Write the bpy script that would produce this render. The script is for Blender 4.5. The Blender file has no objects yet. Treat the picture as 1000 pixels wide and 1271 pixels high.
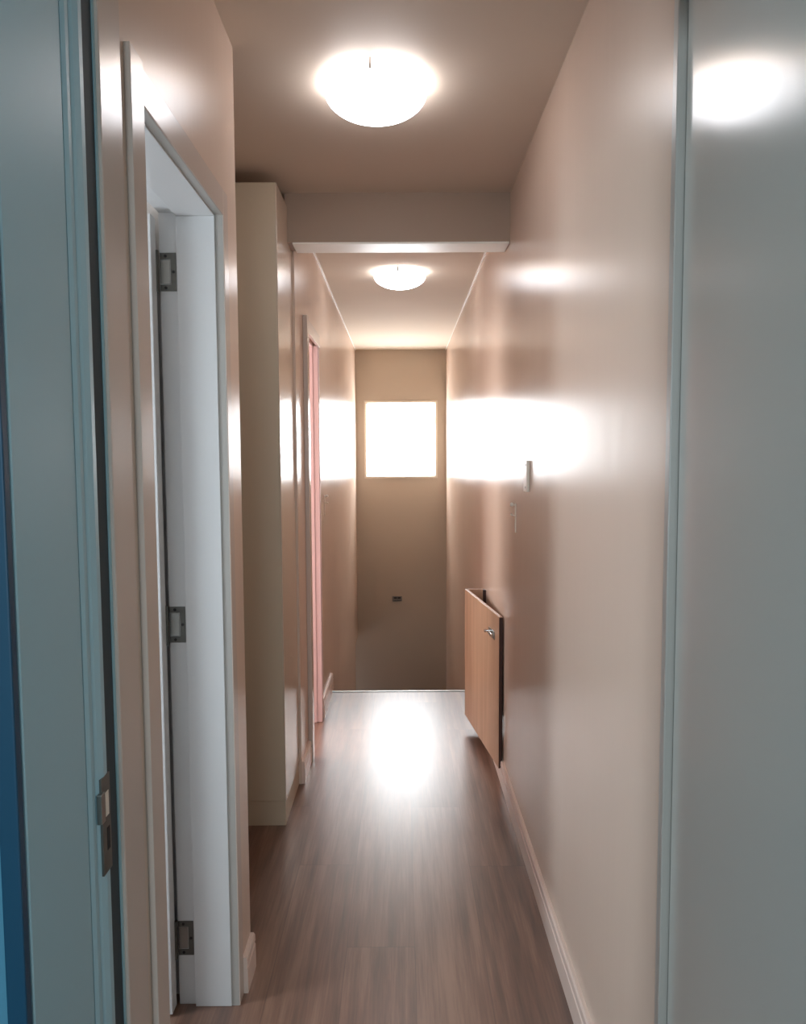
import bpy, bmesh, math, random
from mathutils import Vector, Matrix
random.seed(4)
S = bpy.context.scene
C = S.collection
PI = math.pi

# ------------------------------------------------------------------ camera
H_EYE, PITCH, YAW, ROLL, FPX = 1.4885, 0.0710, 0.0020, 0.0050, 925.3
cam_d = bpy.data.cameras.new('camera')
cam = bpy.data.objects.new('camera', cam_d)
C.objects.link(cam)
S.camera = cam
cam_d.sensor_fit = 'VERTICAL'
cam_d.sensor_height = 36.0
cam_d.lens = FPX / 1271.0 * 36.0
cam_d.clip_start = 0.02
right = Vector((math.cos(YAW), -math.sin(YAW), 0))
hor = Vector((math.sin(YAW), math.cos(YAW), 0))
fwd = hor * math.cos(PITCH) + Vector((0, 0, -math.sin(PITCH)))
up = hor * math.sin(PITCH) + Vector((0, 0, math.cos(PITCH)))
cr, sr = math.cos(ROLL), math.sin(ROLL)
r2 = right * cr - up * sr
u2 = up * cr + right * sr
m = Matrix((( r2.x, u2.x, -fwd.x, 0), (r2.y, u2.y, -fwd.y, 0), (r2.z, u2.z, -fwd.z, H_EYE), (0, 0, 0, 1)))
cam.matrix_world = m

# ------------------------------------------------------------------ world and light
S.view_settings.view_transform = 'Standard'
S.view_settings.look = 'None'
S.view_settings.exposure = 0.2
S.view_settings.gamma = 1.0
S.view_settings.use_curve_mapping = False
S.cycles.max_bounces = 14
S.cycles.diffuse_bounces = 8
S.cycles.glossy_bounces = 8
S.cycles.caustics_reflective = True
S.cycles.sample_clamp_indirect = 6.0
W = bpy.data.worlds.new('world'); S.world = W; W.use_nodes = True
W.node_tree.nodes['Background'].inputs[0].default_value = (0.85, 0.93, 1.0, 1)
W.node_tree.nodes['Background'].inputs[1].default_value = 1.0

WINDOW_GLOW = 17.0
LAMP_GLOW = 9.0
LAMP_FAR_GLOW = 7.0

def area(name, loc, target, sx, sy, power, col):
    d = bpy.data.lights.new(name, 'AREA'); d.shape = 'RECTANGLE'
    d.size = sx; d.size_y = sy; d.energy = power; d.color = col
    o = bpy.data.objects.new(name, d); C.objects.link(o)
    o.location = loc
    o.rotation_euler = (Vector(target) - Vector(loc)).to_track_quat('-Z', 'Y').to_euler()
    return o
# unseen area lights in the rooms off the hall and in the lower hall
area('fill_camera_room', (-0.3, -2.3, 1.6), (0.0, 1.0, 1.3), 1.2, 1.1, 46, (0.80, 0.93, 1.0))  # added behind the camera as cool fill for the hall; no window built
area('daylight_left_room', (-2.0, 1.30, 1.5), (0.0, 1.95, 1.0), 0.5, 1.0, 34.0, (0.80, 0.91, 1.0))
area('daylight_pink_room', (-2.2, 4.3, 1.6), (-0.5, 4.3, 1.1), 1.0, 1.0, 50, (1.0, 0.96, 0.95))
area('light_lower_hall', (-1.4, 7.2, -1.2), (-0.3, 7.5, -1.4), 0.6, 0.9, 5, (0.9, 0.9, 1.0))

# ------------------------------------------------------------------ materials
def lin(c):
    return tuple(((v / 255) / 12.92 if v / 255 <= 0.04045 else (((v / 255) + 0.055) / 1.055) ** 2.4) for v in c) + (1,)

def paint(name, rgb, rough=0.4, spec=0.5, metal=0.0, noise=0.03, nscale=3.0, bump=0.0, bscale=(30, 30, 30), rvar=0.0, coat=0.0):
    mt = bpy.data.materials.new(name); mt.use_nodes = True
    nt = mt.node_tree; N = nt.nodes; L = nt.links
    b = N['Principled BSDF']
    base = lin(rgb)
    b.inputs['Roughness'].default_value = rough
    b.inputs['Specular IOR Level'].default_value = spec
    b.inputs['Metallic'].default_value = metal
    b.inputs['Coat Weight'].default_value = coat
    b.inputs['Coat Roughness'].default_value = 0.1
    tc = N.new('ShaderNodeTexCoord')
    nz = N.new('ShaderNodeTexNoise'); nz.inputs['Scale'].default_value = nscale; nz.inputs['Detail'].default_value = 4
    L.new(tc.outputs['Object'], nz.inputs['Vector'])
    rp = N.new('ShaderNodeValToRGB')
    rp.color_ramp.elements[0].position = 0.1; rp.color_ramp.elements[1].position = 0.9
    rp.color_ramp.elements[0].color = tuple(v * (1 - noise) for v in base[:3]) + (1,)
    rp.color_ramp.elements[1].color = tuple(min(1, v * (1 + noise)) for v in base[:3]) + (1,)
    L.new(nz.outputs['Fac'], rp.inputs['Fac']); L.new(rp.outputs['Color'], b.inputs['Base Color'])
    if rvar:
        mr = N.new('ShaderNodeMapRange'); mr.inputs['To Min'].default_value = rough - rvar; mr.inputs['To Max'].default_value = rough + rvar
        L.new(nz.outputs['Fac'], mr.inputs['Value']); L.new(mr.outputs['Result'], b.inputs['Roughness'])
    if bump:
        mp = N.new('ShaderNodeMapping'); mp.inputs['Scale'].default_value = bscale
        n2 = N.new('ShaderNodeTexNoise'); n2.inputs['Scale'].default_value = 1.0; n2.inputs['Detail'].default_value = 3
        bp = N.new('ShaderNodeBump'); bp.inputs['Strength'].default_value = bump; bp.inputs['Distance'].default_value = 0.01
        L.new(tc.outputs['Object'], mp.inputs['Vector']); L.new(mp.outputs['Vector'], n2.inputs['Vector'])
        L.new(n2.outputs['Fac'], bp.inputs['Height']); L.new(bp.outputs['Normal'], b.inputs['Normal'])
    return mt

def glow(name, rgb, strength):
    mt = bpy.data.materials.new(name); mt.use_nodes = True
    b = mt.node_tree.nodes['Principled BSDF']
    b.inputs['Base Color'].default_value = (0.9, 0.9, 0.9, 1)
    b.inputs['Roughness'].default_value = 0.3
    b.inputs['Emission Color'].default_value = tuple(rgb) + (1,)
    b.inputs['Emission Strength'].default_value = strength
    return mt

def wood_floor():
    mt = bpy.data.materials.new('laminate_floor'); mt.use_nodes = True
    nt = mt.node_tree; N = nt.nodes; L = nt.links
    b = N['Principled BSDF']
    def mth(op, a, bb=None, c=None):
        n = N.new('ShaderNodeMath'); n.operation = op
        for i, v in enumerate((a, bb, c)):
            if v is None: continue
            if isinstance(v, (int, float)): n.inputs[i].default_value = v
            else: L.new(v, n.inputs[i])
        return n.outputs[0]
    tc = N.new('ShaderNodeTexCoord'); sp = N.new('ShaderNodeSeparateXYZ')
    L.new(tc.outputs['Object'], sp.inputs[0])
    pw, plen = 0.208, 1.38
    u = mth('DIVIDE', mth('ADD', sp.outputs['X'], 3 * pw * 5 - 0.034), pw)
    iu = mth('FLOOR', u); fu = mth('FRACT', u)
    # staggered end joints: each row is shifted by a fixed third of a board
    v = mth('DIVIDE', mth('ADD', sp.outputs['Y'], mth('ADD', mth('MULTIPLY', iu, 0.465), 5.11)), plen)
    iv = mth('FLOOR', v); fv = mth('FRACT', v)
    cb = N.new('ShaderNodeCombineXYZ'); L.new(iu, cb.inputs[0]); L.new(iv, cb.inputs[1])
    wn = N.new('ShaderNodeTexWhiteNoise'); wn.noise_dimensions = '3D'; L.new(cb.outputs[0], wn.inputs['Vector'])
    cg = N.new('ShaderNodeCombineXYZ')
    L.new(mth('MULTIPLY', sp.outputs['X'], 26), cg.inputs[0]); L.new(mth('MULTIPLY', sp.outputs['Y'], 1.6), cg.inputs[1])
    L.new(mth('MULTIPLY', wn.outputs['Value'], 40), cg.inputs[2])
    g1 = N.new('ShaderNodeTexNoise'); g1.inputs['Scale'].default_value = 1.0; g1.inputs['Detail'].default_value = 5; g1.inputs['Roughness'].default_value = 0.62
    L.new(cg.outputs[0], g1.inputs['Vector'])
    cg2 = N.new('ShaderNodeCombineXYZ')
    L.new(mth('MULTIPLY', sp.outputs['X'], 170), cg2.inputs[0]); L.new(mth('MULTIPLY', sp.outputs['Y'], 6), cg2.inputs[1])
    g2 = N.new('ShaderNodeTexNoise'); g2.inputs['Scale'].default_value = 1.0; g2.inputs['Detail'].default_value = 2
    L.new(cg2.outputs[0], g2.inputs['Vector'])
    f = mth('ADD', mth('MULTIPLY', g1.outputs['Fac'], 0.75), mth('ADD', mth('MULTIPLY', g2.outputs['Fac'], 0.2), mth('MULTIPLY', wn.outputs['Value'], 0.10)))
    rp = N.new('ShaderNodeValToRGB'); cr_ = rp.color_ramp
    cr_.elements[0].position = 0.36; cr_.elements[0].color = lin((80, 56, 46))
    cr_.elements[1].position = 0.68; cr_.elements[1].color = lin((140, 108, 90))
    e = cr_.elements.new(0.52); e.color = lin((110, 80, 66))
    L.new(f, rp.inputs['Fac'])
    du = mth('MINIMUM', fu, mth('SUBTRACT', 1.0, fu)); dv = mth('MINIMUM', fv, mth('SUBTRACT', 1.0, fv))
    gap = mth('MAXIMUM', mth('LESS_THAN', du, 0.005), mth('LESS_THAN', dv, 0.0010))
    mx = N.new('ShaderNodeMix'); mx.data_type = 'RGBA'
    L.new(mth('MULTIPLY', gap, 0.45), mx.inputs['Factor']); L.new(rp.outputs['Color'], mx.inputs['A']); mx.inputs['B'].default_value = lin((50, 36, 32))
    L.new(mx.outputs['Result'], b.inputs['Base Color'])
    b.inputs['IOR'].default_value = 2.0
    mr = N.new('ShaderNodeMapRange'); mr.inputs['To Min'].default_value = 0.28; mr.inputs['To Max'].default_value = 0.33
    L.new(g1.outputs['Fac'], mr.inputs['Value']); L.new(mr.outputs['Result'], b.inputs['Roughness'])
    bp = N.new('ShaderNodeBump'); bp.inputs['Strength'].default_value = 0.04; bp.inputs['Distance'].default_value = 0.001
    L.new(mth('SUBTRACT', g2.outputs['Fac'], gap), bp.inputs['Height']); L.new(bp.outputs['Normal'], b.inputs['Normal'])
    return mt

M = dict(
    wall=paint('beige_satin_wall', (212, 191, 175), rough=0.25, spec=0.18, noise=0.03, nscale=1.2, bump=0.08, bscale=(10, 10, 1.2), rvar=0.03),
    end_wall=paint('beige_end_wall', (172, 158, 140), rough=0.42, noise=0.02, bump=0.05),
    ceiling=paint('beige_ceiling', (220, 207, 193), rough=0.5, spec=0.3, noise=0.02, bump=0.03, bscale=(6, 6, 6)),
    ceiling_far=paint('cream_ceiling', (222, 210, 194), rough=0.85, spec=0.3, noise=0.02),
    floor=wood_floor(),
    white=paint('white_satin_paint', (214, 214, 214), rough=0.30, noise=0.015),
    casing=paint('warm_white_casing', (204, 190, 180), rough=0.22, spec=0.28, noise=0.015),
    base=paint('cream_skirting', (226, 206, 194), rough=0.3, noise=0.01),
    frame=paint('daylight_tinted_frame', (162, 196, 206), rough=0.45, noise=0.02),  # blue cast of the camera room's light put into the frame colour
    jamb_grey=paint('grey_white_frame', (172, 168, 162), rough=0.3, noise=0.02),
    leaf=paint('glossy_grey_door', (206, 206, 200), rough=0.17, spec=0.5, noise=0.015, bump=0.05, bscale=(8, 8, 2)),
    teal=paint('teal_recess_shade', (0, 66, 94), rough=0.5, noise=0.03),
    blue=paint('mid_blue_wall', (76, 136, 162), rough=0.5, noise=0.03),
    groove=paint('dark_weather_seal', (52, 66, 72), rough=0.7),
    pink=paint('pink_wall_and_lit_frame', (242, 222, 224), rough=0.5, noise=0.01),
    cabinet=paint('cream_cabinet', (196, 184, 162), rough=0.45, noise=0.02),
    cab_door=paint('cream_cabinet_gloss', (204, 188, 172), rough=0.22, noise=0.02),
    gate=None,
    dark=paint('dark_brown_edge', (58, 30, 22), rough=0.5),
    metal=paint('satin_nickel', (150, 150, 146), rough=0.32, metal=1.0, noise=0.05, nscale=20),
    dark_metal=paint('tarnished_steel', (104, 104, 100), rough=0.45, metal=0.8, noise=0.1, nscale=30),
    hole=paint('dark_recess', (24, 24, 26), rough=0.8),
    chrome=paint('chrome', (205, 205, 205), rough=0.12, metal=1.0, noise=0.01),
    ivory=paint('ivory_plastic', (236, 226, 212), rough=0.35, noise=0.01),
    plate=paint('grey_metal_plate', (120, 116, 110), rough=0.35, metal=0.3, noise=0.05, nscale=30),
    trimwhite=paint('glossy_white_trim', (244, 242, 234), rough=0.34, noise=0.02, nscale=8),
)
def gate_wood():
    mt = paint('tan_wood_panel', (196, 146, 112), rough=0.38, noise=0.03, nscale=1)
    nt = mt.node_tree; N = nt.nodes; L = nt.links
    tc = N.new('ShaderNodeTexCoord'); mp = N.new('ShaderNodeMapping'); mp.inputs['Scale'].default_value = (22, 22, 1.6)
    nz = N.new('ShaderNodeTexNoise'); nz.inputs['Scale'].default_value = 1; nz.inputs['Detail'].default_value = 5
    rp = N.new('ShaderNodeValToRGB'); rp.color_ramp.elements[0].position = 0.3; rp.color_ramp.elements[1].position = 0.75
    rp.color_ramp.elements[0].color = lin((172, 136, 108)); rp.color_ramp.elements[1].color = lin((196, 160, 132))
    L.new(tc.outputs['Object'], mp.inputs['Vector']); L.new(mp.outputs['Vector'], nz.inputs['Vector'])
    L.new(nz.outputs['Fac'], rp.inputs['Fac']); L.new(rp.outputs['Color'], N['Principled BSDF'].inputs['Base Color'])
    return mt
M['gate'] = gate_wood()
M['window_glass'] = glow('daylit_frosted_glass', (0.91, 0.96, 1.0), WINDOW_GLOW)
M['lamp_glass'] = glow('lit_opal_glass', (0.97, 0.96, 1.0), LAMP_GLOW)
M['lamp_glass_far'] = glow('lit_opal_glass_far', (0.94, 0.95, 1.0), LAMP_FAR_GLOW)

# ------------------------------------------------------------------ mesh helpers
def bx(bm, x0, x1, y0, y1, z0, z1):
    vs = [bm.verts.new((x, y, z)) for x in (x0, x1) for y in (y0, y1) for z in (z0, z1)]
    for f in ((0, 1, 3, 2), (4, 6, 7, 5), (0, 4, 5, 1), (2, 3, 7, 6), (0, 2, 6, 4), (1, 5, 7, 3)):
        bm.faces.new([vs[i] for i in f])
    return vs
def cyl(bm, p0, p1, r, seg=24, r2=None):
    p0, p1 = Vector(p0), Vector(p1); ax = (p1 - p0)
    res = bmesh.ops.create_cone(bm, cap_ends=True, segments=seg, radius1=r, radius2=r if r2 is None else r2, depth=ax.length)
    q = ax.to_track_quat('Z', 'Y').to_matrix().to_4x4()
    bmesh.ops.transform(bm, matrix=Matrix.Translation((p0 + p1) / 2) @ q, verts=res['verts'])
    return res['verts']
def lathe(bm, prof, cx, cy, seg=64):
    rings = []
    for r, z in prof:
        if r < 1e-5: rings.append([bm.verts.new((cx, cy, z))])
        else: rings.append([bm.verts.new((cx + r * math.cos(2 * PI * i / seg), cy + r * math.sin(2 * PI * i / seg), z)) for i in range(seg)])
    for a, b in zip(rings, rings[1:]):
        for i in range(seg):
            j = (i + 1) % seg
            if len(a) == 1: bm.faces.new((a[0], b[i], b[j]))
            elif len(b) == 1: bm.faces.new((a[i], b[0], a[j]))
            else: bm.faces.new((a[i], b[i], b[j], a[j]))
def sweep(bm, prof, p0, p1, nrm):
    """extrude a (depth, height) profile along the floor line p0-p1; nrm points into the room"""
    p0, p1, nrm = Vector(p0), Vector(p1), Vector(nrm)
    A = [bm.verts.new(p0 + nrm * d + Vector((0, 0, z))) for d, z in prof]
    B = [bm.verts.new(p1 + nrm * d + Vector((0, 0, z))) for d, z in prof]
    n = len(prof)
    for i in range(n):
        bm.faces.new((A[i], A[(i + 1) % n], B[(i + 1) % n], B[i]))
    bm.faces.new(A); bm.faces.new(B)
def obj(name, bm, mat, parent=None, bevel=0.0, smooth=False, seg=2):
    bmesh.ops.recalc_face_normals(bm, faces=bm.faces)
    me = bpy.data.meshes.new(name); bm.to_mesh(me); bm.free()
    o = bpy.data.objects.new(name, me); C.objects.link(o)
    me.materials.append(mat)
    if smooth or bevel:
        for p in me.polygons: p.use_smooth = smooth
    if bevel:
        md = o.modifiers.new('bevel', 'BEVEL'); md.width = bevel; md.segments = seg; md.limit_method = 'ANGLE'; md.angle_limit = math.radians(40)
        md.harden_normals = False
    if parent: o.parent = parent; o.matrix_parent_inverse = parent.matrix_basis.inverted()
    return o
def boxes(name, lst, mat, parent=None, bevel=0.0):
    bm = bmesh.new()
    for b in lst: bx(bm, *b)
    return obj(name, bm, mat, parent, bevel)
def empty(name, loc, **kw):
    o = bpy.data.objects.new(name, None); C.objects.link(o); o.location = loc; o.empty_display_size = 0.1
    for k, v in kw.items(): o[k] = v
    return o
def struct(o): o['kind'] = 'structure'; return o
def thing(name, loc, label, cat, group=None):
    o = empty(name, loc, label=label, category=cat)
    if group: o['group'] = group
    return o

# ------------------------------------------------------------------ dimensions
XR, XL, XLF = 0.462, -0.450, -0.464          # right wall, near left wall, far left wall
CZ = 2.6
YE, YF = 7.697, 4.693                        # end wall, edge of the landing
TH = 0.165                                   # left wall thickness

# ------------------------------------------------------------------ the setting
struct(boxes('floor', [(-2.8, 1.8, -2.6, YF, -0.25, 0.0)], M['floor']))
struct(boxes('ceiling', [(-2.8, 1.8, -2.6, 3.207, CZ, CZ + 0.1)], M['ceiling']))
struct(boxes('ceiling_stairwell', [(-2.8, 1.8, 3.207, 7.9, CZ, CZ + 0.1)], M['ceiling_far']))
# right wall, from the foreground doorway down into the stairwell
struct(boxes('wall_right', [(XR, XR + 0.14, 1.300, YF, 0, CZ), (XR, XR + 0.14, YF, 7.9, -2.8, CZ)], M['wall']))
# near left wall round the doorway with the hinges
Y1A, Y1B, ZH = 1.334, 1.936, 2.105
struct(boxes('wall_left_near', [(XL - TH, XL, 1.150, Y1A - 0.02, 0, CZ), (XL - TH, XL, Y1B + 0.02, 2.098, 0, CZ),
                                (XL - TH, XL, Y1A - 0.02, Y1B + 0.02, ZH + 0.02, CZ)], M['wall']))
# recess in front of the wardrobe
struct(boxes('wall_recess_front', [(-1.15, XL - TH, 2.0, 2.098, 0, CZ)], M['wall']))
struct(boxes('wall_recess_left', [(-1.25, -1.15, 2.0, 3.42, 0, CZ)], M['wall']))
struct(boxes('wall_recess_back', [(-1.15, XLF - 0.12, 3.332, 3.42, 0, CZ)], M['wall']))
# far left wall round the pink doorway, then down into the stairwell with an opening at the foot
Y2A, Y2B = 3.655, 4.140
struct(boxes('wall_left_far', [(XLF - 0.12, XLF, 3.33, Y2A - 0.02, 0, CZ), (XLF - 0.12, XLF, Y2A - 0.02, Y2B + 0.02, ZH + 0.02, CZ),
                               (XLF - 0.12, XLF, Y2B + 0.02, YF, 0, CZ), (XLF - 0.12, XLF, YF, 7.9, -0.36, CZ),
                               (XLF - 0.12, XLF, YF, 7.3, -2.8, -0.36)], M['wall']))
# end wall with its window opening
WX0, WX1, WZ0, WZ1 = -0.378, 0.373, 1.290, 2.084
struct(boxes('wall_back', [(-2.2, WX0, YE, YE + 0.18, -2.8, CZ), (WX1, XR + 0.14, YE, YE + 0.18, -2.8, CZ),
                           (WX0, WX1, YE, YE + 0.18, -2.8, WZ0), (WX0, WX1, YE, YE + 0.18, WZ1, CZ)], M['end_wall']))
struct(boxes('wall_lower_hall', [(-2.2, -2.1, 6.4, 7.9, -2.8, -0.3), (-2.1, XLF - 0.12, 6.4, 6.6, -2.8, -0.3), (-2.1, XLF - 0.12, 6.6, 7.9, -0.36, -0.26)], M['wall']))
# beam across the hall and the white strip under it
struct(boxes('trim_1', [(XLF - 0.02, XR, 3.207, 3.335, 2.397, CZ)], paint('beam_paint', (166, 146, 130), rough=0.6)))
struct(boxes('trim_2', [(-0.452, 0.458, 3.203, 3.338, 2.390, 2.398)], M['trimwhite'], bevel=0.001))
# thin white bead along the far ceiling corners
struct(boxes('trim_3', [(XLF, XLF + 0.007, 3.34, YE, CZ - 0.007, CZ)], M['trimwhite']))
struct(boxes('trim_4', [(XR - 0.007, XR, 3.34, YE, CZ - 0.007, CZ)], M['trimwhite']))
# metal nosing at the top of the stairs
struct(boxes('trim_5', [(XLF + 0.0, XR, YF - 0.012, YF + 0.012, -0.03, 0.004)], M['metal'], bevel=0.002))
# stairs down (their treads run away under the landing edge) and the floor at their foot
bm = bmesh.new()
for i in range(11):
    bx(bm, XLF, XR, YF + 0.012 + i * 0.235, YF + 0.012 + (i + 1) * 0.235 + 0.0, -2.8, -0.19 * (i + 1))
struct(obj('floor_stairs', bm, M['floor']))
struct(boxes('floor_lower', [(-2.2, XR + 0.14, 6.4, 7.9, -2.95, -2.28)], M['floor']))

# skirting boards
PROF = [(0, 0), (0.015, 0), (0.015, 0.070), (0.0125, 0.073), (0.0125, 0.078), (0.0145, 0.081), (0.0135, 0.098), (0.009, 0.104), (0.0, 0.104)]
def skirting(name, segs):
    bm = bmesh.new()
    for p0, p1, n in segs: sweep(bm, PROF, p0, p1, n)
    return struct(obj(name, bm, M['base']))
skirting('baseboard_right', [((XR, 1.30, 0), (XR, YF, 0), (-1, 0, 0))])
skirting('baseboard_left_near', [((XL, 1.985, 0), (XL, 2.098, 0), (1, 0, 0))])
skirting('baseboard_left_far', [((XLF, 3.335, 0), (XLF, Y2A - 0.065, 0), (1, 0, 0)), ((XLF, Y2B + 0.065, 0), (XLF, 4.76, 0), (1, 0, 0))])

# ------------------------------------------------------------------ window_1, end wall
w1 = struct(empty('window_1', (0, YE, WZ0)))
boxes('window_frame', [(WX0, WX1, YE - 0.012, YE + 0.05, WZ0, WZ0 + 0.018), (WX0, WX1, YE - 0.012, YE + 0.05, WZ1 - 0.018, WZ1),
                       (WX0, WX0 + 0.018, YE - 0.012, YE + 0.05, WZ0 + 0.018, WZ1 - 0.018), (WX1 - 0.018, WX1, YE - 0.012, YE + 0.05, WZ0 + 0.018, WZ1 - 0.018)],
      paint('cream_window_frame', (196, 184, 166), rough=0.35), w1, bevel=0.002)
boxes('window_sash', [(WX0 + 0.018, WX1 - 0.018, YE + 0.02, YE + 0.06, WZ0 + 0.018, WZ0 + 0.026), (WX0 + 0.018, WX1 - 0.018, YE + 0.02, YE + 0.06, WZ1 - 0.030, WZ1 - 0.018),
                      (WX0 + 0.018, WX0 + 0.028, YE + 0.02, YE + 0.06, WZ0 + 0.026, WZ1 - 0.030), (WX1 - 0.028, WX1 - 0.018, YE + 0.02, YE + 0.06, WZ0 + 0.026, WZ1 - 0.030)],
      paint('white_window_sash', (225, 218, 208), rough=0.35), w1)
boxes('window_pane', [(WX0 + 0.028, WX1 - 0.028, YE + 0.036, YE + 0.044, WZ0 + 0.026, WZ1 - 0.030)], M['window_glass'], w1)

# ------------------------------------------------------------------ door_1: open doorway on the near left
d1 = struct(empty('door_1', (XL, 1.65, 0)))
XI = XL - 0.118                               # where the rebate starts
XO = XL - TH
ct = 0.011
boxes('door_frame', [
    (XI, XL - 0.020, Y1A - 0.02, Y1A, 0, ZH), (XO, XI, Y1A - 0.02, Y1A - 0.012, 0, ZH + 0.012),
    (XI, XL - 0.020, Y1B, Y1B + 0.02, 0, ZH), (XO, XI, Y1B + 0.010, Y1B + 0.02, 0, ZH + 0.012),
    (XI, XL - 0.020, Y1A - 0.02, Y1B + 0.02, ZH, ZH + 0.02), (XO, XI, Y1A - 0.02, Y1B + 0.02, ZH + 0.012, ZH + 0.02)],
    M['white'], d1, bevel=0.0012)
def cased(a, c):
    o = boxes('casing', [a], M['casing'], d1, bevel=0.0015)
    boxes('casing_edge', [c], M['jamb_grey'], o)
cased((XL - 0.0005, XL + ct, Y1A - 0.066, Y1A - 0.003, 0, ZH + 0.066), (XL - 0.020, XL - 0.0005, Y1A - 0.0195, Y1A - 0.003, 0, ZH + 0.003))
cased((XL - 0.0005, XL + 0.003, Y1B + 0.003, Y1B + 0.050, 0, ZH + 0.066), (XL - 0.020, XL - 0.0005, Y1B + 0.003, Y1B + 0.0195, 0, ZH + 0.003))
cased((XL - 0.0005, XL + 0.003, Y1A - 0.003, Y1B + 0.003, ZH + 0.003, ZH + 0.066), (XL - 0.020, XL - 0.0005, Y1A - 0.003, Y1B + 0.003, ZH + 0.003, ZH + 0.0195))
leaf1 = boxes('door_leaf', [(XO - 0.62, XO - 0.004, Y1B - 0.040, Y1B - 0.002, 0.008, ZH - 0.006)], M['white'], d1, bevel=0.0015)
def hinge(zc):
    o = obj('hinge', (lambda b: (cyl(b, (XO - 0.004, Y1B + 0.000, zc - 0.052), (XO - 0.004, Y1B + 0.000, zc + 0.052), 0.0058, 16), b)[1])(bmesh.new()), M['dark_metal'], d1)
    # fixed leaf on the rebate: a frame plate with its thin centre leaf nested inside, and three screws
    y1, y0 = Y1B + 0.0098, Y1B + 0.0078
    x0, x1 = XO + 0.002, XI - 0.004
    boxes('hinge_plate', [(x0, x1, y0, y1, zc + 0.032, zc + 0.048), (x0, x1, y0, y1, zc - 0.048, zc - 0.032), (x1 - 0.014, x1, y0, y1, zc - 0.032, zc + 0.032)], M['dark_metal'], o)
    boxes('hinge_plate', [(x0, x1 - 0.016, y0 + 0.0005, y1, zc - 0.030, zc + 0.030)], M['metal'], o)
    for dx, dz in ((0.014, 0.040), (0.014, -0.040), (x1 - x0 - 0.007, 0.0)):
        b = bmesh.new(); cyl(b, (x0 + dx, y0 - 0.001, zc + dz), (x0 + dx, y0 + 0.001, zc + dz), 0.0038, 12)
        obj('screw', b, M['hole'], o)
for z in (1.968, 1.055, 0.190): hinge(z)

# ------------------------------------------------------------------ door_2: doorway farther on, its room's pink light put into the frame colour
d2 = struct(empty('door_2', (XLF, 3.9, 0)))
boxes('door_frame', [(XLF - 0.12, XLF + 0.001, Y2A - 0.02, Y2A, 0, ZH), (XLF - 0.12, XLF - 0.020, Y2B - 0.004, Y2B + 0.02, 0, ZH), (XLF - 0.12, XLF - 0.019, Y2A - 0.02, Y2B + 0.02, ZH, ZH + 0.02)], M['pink'], d2)
boxes('casing', [(XLF, XLF + 0.022, Y2A - 0.065, Y2A - 0.003, 0, ZH + 0.068)], M['casing'], d2, bevel=0.003)
boxes('casing', [(XLF - 0.019, XLF + 0.010, Y2B + 0.002, Y2B + 0.019, 0, ZH + 0.004), (XLF, XLF + 0.010, Y2B + 0.004, Y2B + 0.066, 0, ZH + 0.004)], M['pink'], d2, bevel=0.002)
boxes('casing', [(XLF, XLF + 0.014, Y2A - 0.003, Y2B + 0.066, ZH + 0.004, ZH + 0.068)], M['casing'], d2, bevel=0.002)
struct(boxes('wall_pink_room', [(-2.7, -2.6, 3.42, 5.6, 0, CZ), (-2.6, XLF - 0.12, 5.5, 5.6, 0, CZ), (-2.6, -1.25, 3.32, 3.42, 0, CZ)], M['pink']))

# ------------------------------------------------------------------ door_3: the doorway the camera looks out of
d3 = struct(empty('door_3', (0, 1.0, 0)))
ZD = 2.165
YA = 0.862                                    # room side of the frame
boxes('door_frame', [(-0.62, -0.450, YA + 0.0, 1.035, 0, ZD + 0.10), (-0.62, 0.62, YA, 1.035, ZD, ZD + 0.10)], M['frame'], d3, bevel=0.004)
# rounded stop bead of the left jamb
b = bmesh.new()
pr = [(1.035, -0.47), (1.035, -0.4505), (1.044, -0.4480), (1.052, -0.4480), (1.057, -0.4495), (1.064, -0.4470), (1.078, -0.4440), (1.092, -0.4450), (1.097, -0.450), (1.097, -0.47)]
A = [b.verts.new((x, y, 0)) for y, x in pr]; B = [b.verts.new((x, y, ZD)) for y, x in pr]
for i in range(len(pr)): b.faces.new((A[i], A[(i + 1) % len(pr)], B[(i + 1) % len(pr)], B[i]))
b.faces.new(A); b.faces.new(B)
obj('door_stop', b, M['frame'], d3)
boxes('weather_seal', [(-0.60, -0.452, 1.097, 1.143, 0, ZD)], M['groove'], d3)
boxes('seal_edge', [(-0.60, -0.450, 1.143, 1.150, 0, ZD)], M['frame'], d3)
boxes('casing', [(XL - 0.02, XL + 0.005, 1.150, 1.243, 0, CZ)], M['casing'], d3, bevel=0.004)
stp = boxes('strike_plate', [(-0.452, -0.4432, 1.066, 1.0975, 0.872, 1.020)], M['dark_metal'], d3, bevel=0.001)
boxes('strike_lip', [(-0.448, -0.4405, 1.058, 1.072, 0.955, 1.000)], M['metal'], stp, bevel=0.001)
boxes('latch_hole', [(-0.4440, -0.4428, 1.078, 1.090, 0.958, 0.995)], M['ivory'], stp)
boxes('bolt_hole', [(-0.4440, -0.4428, 1.081, 1.091, 0.905, 0.940)], M['hole'], stp)
boxes('jamb', [(XR - 0.003, XR + 0.158, 1.278, 1.300, 0, ZD + 0.435)], M['jamb_grey'], d3, bevel=0.002)
boxes('door_leaf', [(0.473, 0.508, 0.36, 1.274, 0.008, 2.5)], M['leaf'], d3, bevel=0.003)
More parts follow.
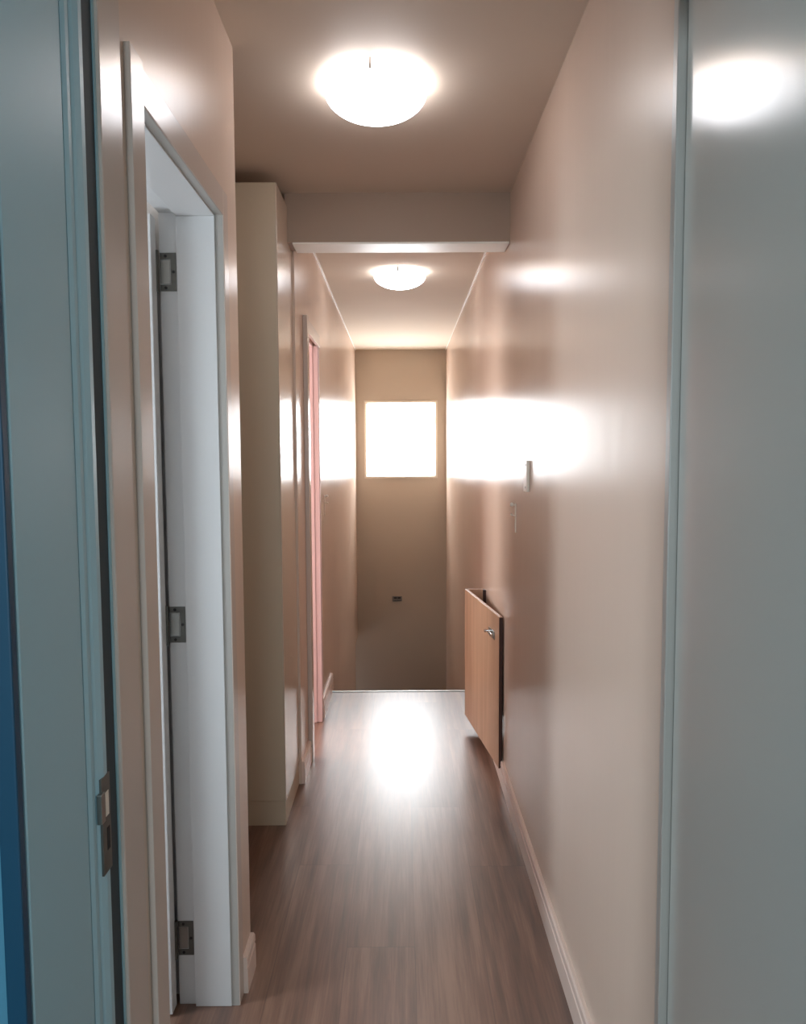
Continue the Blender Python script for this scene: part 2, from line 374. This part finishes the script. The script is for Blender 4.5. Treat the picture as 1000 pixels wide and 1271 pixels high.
# walls of the camera room
struct(boxes('wall_front_left', [(-1.3, -0.462, YA - 0.012, YA, 0, 2.59)], M['blue']))
struct(boxes('shade_strip', [(-0.474, -0.4505, YA - 0.016, YA - 0.001, 0, 2.3)], M['teal'], bevel=0.002))  # dark strip with the recess shadow put into its teal colour
struct(boxes('wall_front', [(-1.3, -0.62, YA, 1.12, 0, CZ), (-0.62, 0.62, YA, 1.10, ZD + 0.10, CZ), (0.62, 1.7, 1.10, 1.300, 0, CZ)], M['wall']))
struct(boxes('wall_room', [(-1.4, -1.3, -2.6, 1.12, 0, CZ), (1.7, 1.8, -2.6, 1.300, 0, CZ), (-1.4, 1.8, -2.7, -2.6, 0, CZ)], paint('pale_blue_wall', (150, 185, 198), rough=0.5)))
# room behind the near left doorway
struct(boxes('wall_side_room', [(-2.6, XO, 1.12, 1.20, 0, CZ), (-2.7, -2.6, 1.12, 2.1, 0, CZ), (-2.6, -1.15, 2.05, 2.098, 0, CZ), (-1.15, XO, 1.985, 2.0, 0, CZ)], M['white']))

# ------------------------------------------------------------------ wardrobe
wr = thing('wardrobe', (-0.72, 3.1, 0), 'tall cream wardrobe standing on the left between the two doorways, almost touching the ceiling', 'wardrobe')
boxes('body', [(-1.14, -0.479, 2.938, 3.330, 0.105, 2.548)], M['cabinet'], wr, bevel=0.0015)
boxes('side_panel', [(-0.479, -0.474, 2.9385, 3.330, 0.105, 2.548)], M['cab_door'], wr, bevel=0.0015)
boxes('plinth', [(-1.13, -0.477, 2.943, 3.330, 0.0, 0.103)], M['cabinet'], wr, bevel=0.001)

# ------------------------------------------------------------------ ceiling lights
def ceiling_light(x, y, r, depth, mat, label):
    t = thing('ceiling_light', (x, y, CZ), label, 'ceiling light', None)
    b = bmesh.new(); lathe(b, [(0, CZ - 0.001), (r * 0.72, CZ - 0.001), (r * 0.74, CZ - 0.018), (r * 0.70, CZ - 0.020), (0, CZ - 0.020)], x, y)
    obj('base_plate', b, M['ivory'], t, smooth=False)
    b = bmesh.new(); n = 14; pf = [(r * 0.95, CZ - 0.012)]
    for i in range(n + 1):
        a = i / n * PI / 2
        pf.append((r * math.cos(a), CZ - 0.022 - (depth - 0.022) * math.sin(a)))
    pf[-1] = (0, CZ - depth)
    lathe(b, pf, x, y); obj('glass_shade', b, mat, t, smooth=True)
    for k in range(3):
        a = k * 2 * PI / 3 + 0.45
        b = bmesh.new()
        cx, cy = x + math.cos(a) * (r * 0.99), y + math.sin(a) * (r * 0.99)
        cyl(b, (cx, cy, CZ - 0.030), (cx, cy, CZ - 0.0), 0.006, 12)
        obj('clip', b, M['chrome'], t)
    return t
ceiling_light(-0.070, 2.305, 0.152, 0.095, M['lamp_glass'], 'round domed ceiling light, nearest and brightest, in front of the beam')
ceiling_light(-0.003, 4.545, 0.155, 0.095, M['lamp_glass_far'], 'round domed ceiling light beyond the beam, above the landing')

# ------------------------------------------------------------------ folded safety gate on the right wall
g = thing('safety_gate', (XR, 3.7, 0), 'tan wooden stair safety gate folded open against the right wall', 'gate')
F, Nn = Vector((0.347, 4.070, 0)), Vector((0.440, 3.335, 0))
dr = (F - Nn).normalized(); nr = Vector((dr.y, -dr.x, 0))   # towards the wall
ZB, ZT = 0.066, 0.772
def panel(bm, p, q, n, t, z0, z1):
    vs = []
    for a in (p, q, q + n * t, p + n * t):
        vs += [bm.verts.new((a.x, a.y, z0)), bm.verts.new((a.x, a.y, z1))]
    for i in range(4):
        j = (i + 1) % 4
        bm.faces.new((vs[2 * i], vs[2 * j], vs[2 * j + 1], vs[2 * i + 1]))
    bm.faces.new([vs[0], vs[2], vs[4], vs[6]]); bm.faces.new([vs[1], vs[3], vs[5], vs[7]])
b = bmesh.new(); panel(b, Nn, F, nr, 0.016, ZB, ZT); gp = obj('gate_panel', b, M['gate'], g, bevel=0.0015)
b = bmesh.new(); panel(b, Nn - dr * 0.0025, Nn, nr, 0.016, ZB + 0.002, ZT - 0.004); obj('edge_band', b, M['dark'], gp)
b = bmesh.new(); bx(b, 0.364, 0.445, 4.058, 4.074, ZB, ZT); obj('hinged_panel', b, M['gate'], g, bevel=0.001)
b = bmesh.new(); bx(b, 0.446, XR - 0.0005, 4.050, 4.080, ZB, ZT - 0.004); obj('wall_post', b, M['dark'], g)
# chrome latch near the free end
lt0 = Nn + dr * 0.075 - nr * 0.0
zL = 0.668
b = bmesh.new(); panel(b, lt0, lt0 + dr * 0.11, -nr, 0.003, zL - 0.020, zL + 0.020); lt = obj('latch', b, M['metal'], g, bevel=0.0006)
b = bmesh.new(); p = lt0 + dr * 0.085 - nr * 0.003
cyl(b, (p.x, p.y, zL + 0.006), (p.x - nr.x * 0.020, p.y - nr.y * 0.020, zL + 0.006), 0.0045, 16)
cyl(b, (p.x - nr.x * 0.020, p.y - nr.y * 0.020, zL + 0.006), (p.x - nr.x * 0.027, p.y - nr.y * 0.027, zL + 0.006), 0.009, 20)
obj('latch_knob', b, M['chrome'], lt)
b = bmesh.new(); a0 = lt0 + dr * 0.012 - nr * 0.009; a1 = lt0 + dr * 0.10 - nr * 0.009
cyl(b, (a0.x, a0.y, zL), (a1.x, a1.y, zL), 0.006, 16); obj('latch_bolt', b, M['chrome'], lt)

# ------------------------------------------------------------------ small fittings
wp = thing('wall_plate', (XR, 2.75, 1.42), 'ivory blank wall plate with two screws, higher of the two right wall fittings', 'wall plate')
boxes('plate', [(XR - 0.010, XR, 2.690, 2.762, 1.367, 1.480)], M['ivory'], wp, bevel=0.002)
for z in (1.383, 1.464):
    b = bmesh.new(); cyl(b, (XR - 0.0110, 2.716, z), (XR - 0.0095, 2.716, z), 0.0042, 14); obj('screw', b, M['plate'], wp)
def hook(x, y, z, s, label):
    t = thing('wall_hook', (x, y, z), label, 'hook')
    boxes('back_plate', [(min(x, x + s * 0.004), max(x, x + s * 0.004), y - 0.005, y + 0.005, z - 0.060, z + 0.058)], M['ivory'], t, bevel=0.001)
    b = bmesh.new(); cyl(b, (x + s * 0.003, y, z + 0.052), (x + s * 0.016, y, z + 0.054), 0.0035, 14)
    bmesh.ops.create_uvsphere(b, u_segments=16, v_segments=10, radius=0.0085, matrix=Matrix.Translation((x + s * 0.017, y, z + 0.054)))
    obj('upper_knob', b, M['ivory'], t, smooth=True)
    b = bmesh.new(); cyl(b, (x + s * 0.003, y, z + 0.008), (x + s * 0.018, y, z + 0.012), 0.0025, 12)
    bmesh.ops.create_uvsphere(b, u_segments=14, v_segments=8, radius=0.005, matrix=Matrix.Translation((x + s * 0.019, y, z + 0.013)))
    obj('lower_peg', b, M['ivory'], t, smooth=True)
hook(XR, 3.000, 1.249, -1, 'small ivory hook with round knob on the right wall, below the wall plate')
hook(XLF, 4.480, 1.215, 1, 'tiny pale wall hook on the left wall just past the pink doorway')
sk = thing('wall_socket', (-0.049, YE, 0.035), 'small dark grey metal socket plate on the end wall below the window', 'socket')
boxes('plate', [(-0.099, 0.001, YE - 0.009, YE, 0.008, 0.062)], M['plate'], sk, bevel=0.003)
boxes('insert', [(-0.084, -0.052, YE - 0.011, YE - 0.008, 0.036, 0.052), (-0.046, -0.014, YE - 0.011, YE - 0.008, 0.036, 0.052), (-0.084, -0.014, YE - 0.011, YE - 0.008, 0.016, 0.022)], M['hole'], sk, bevel=0.001)
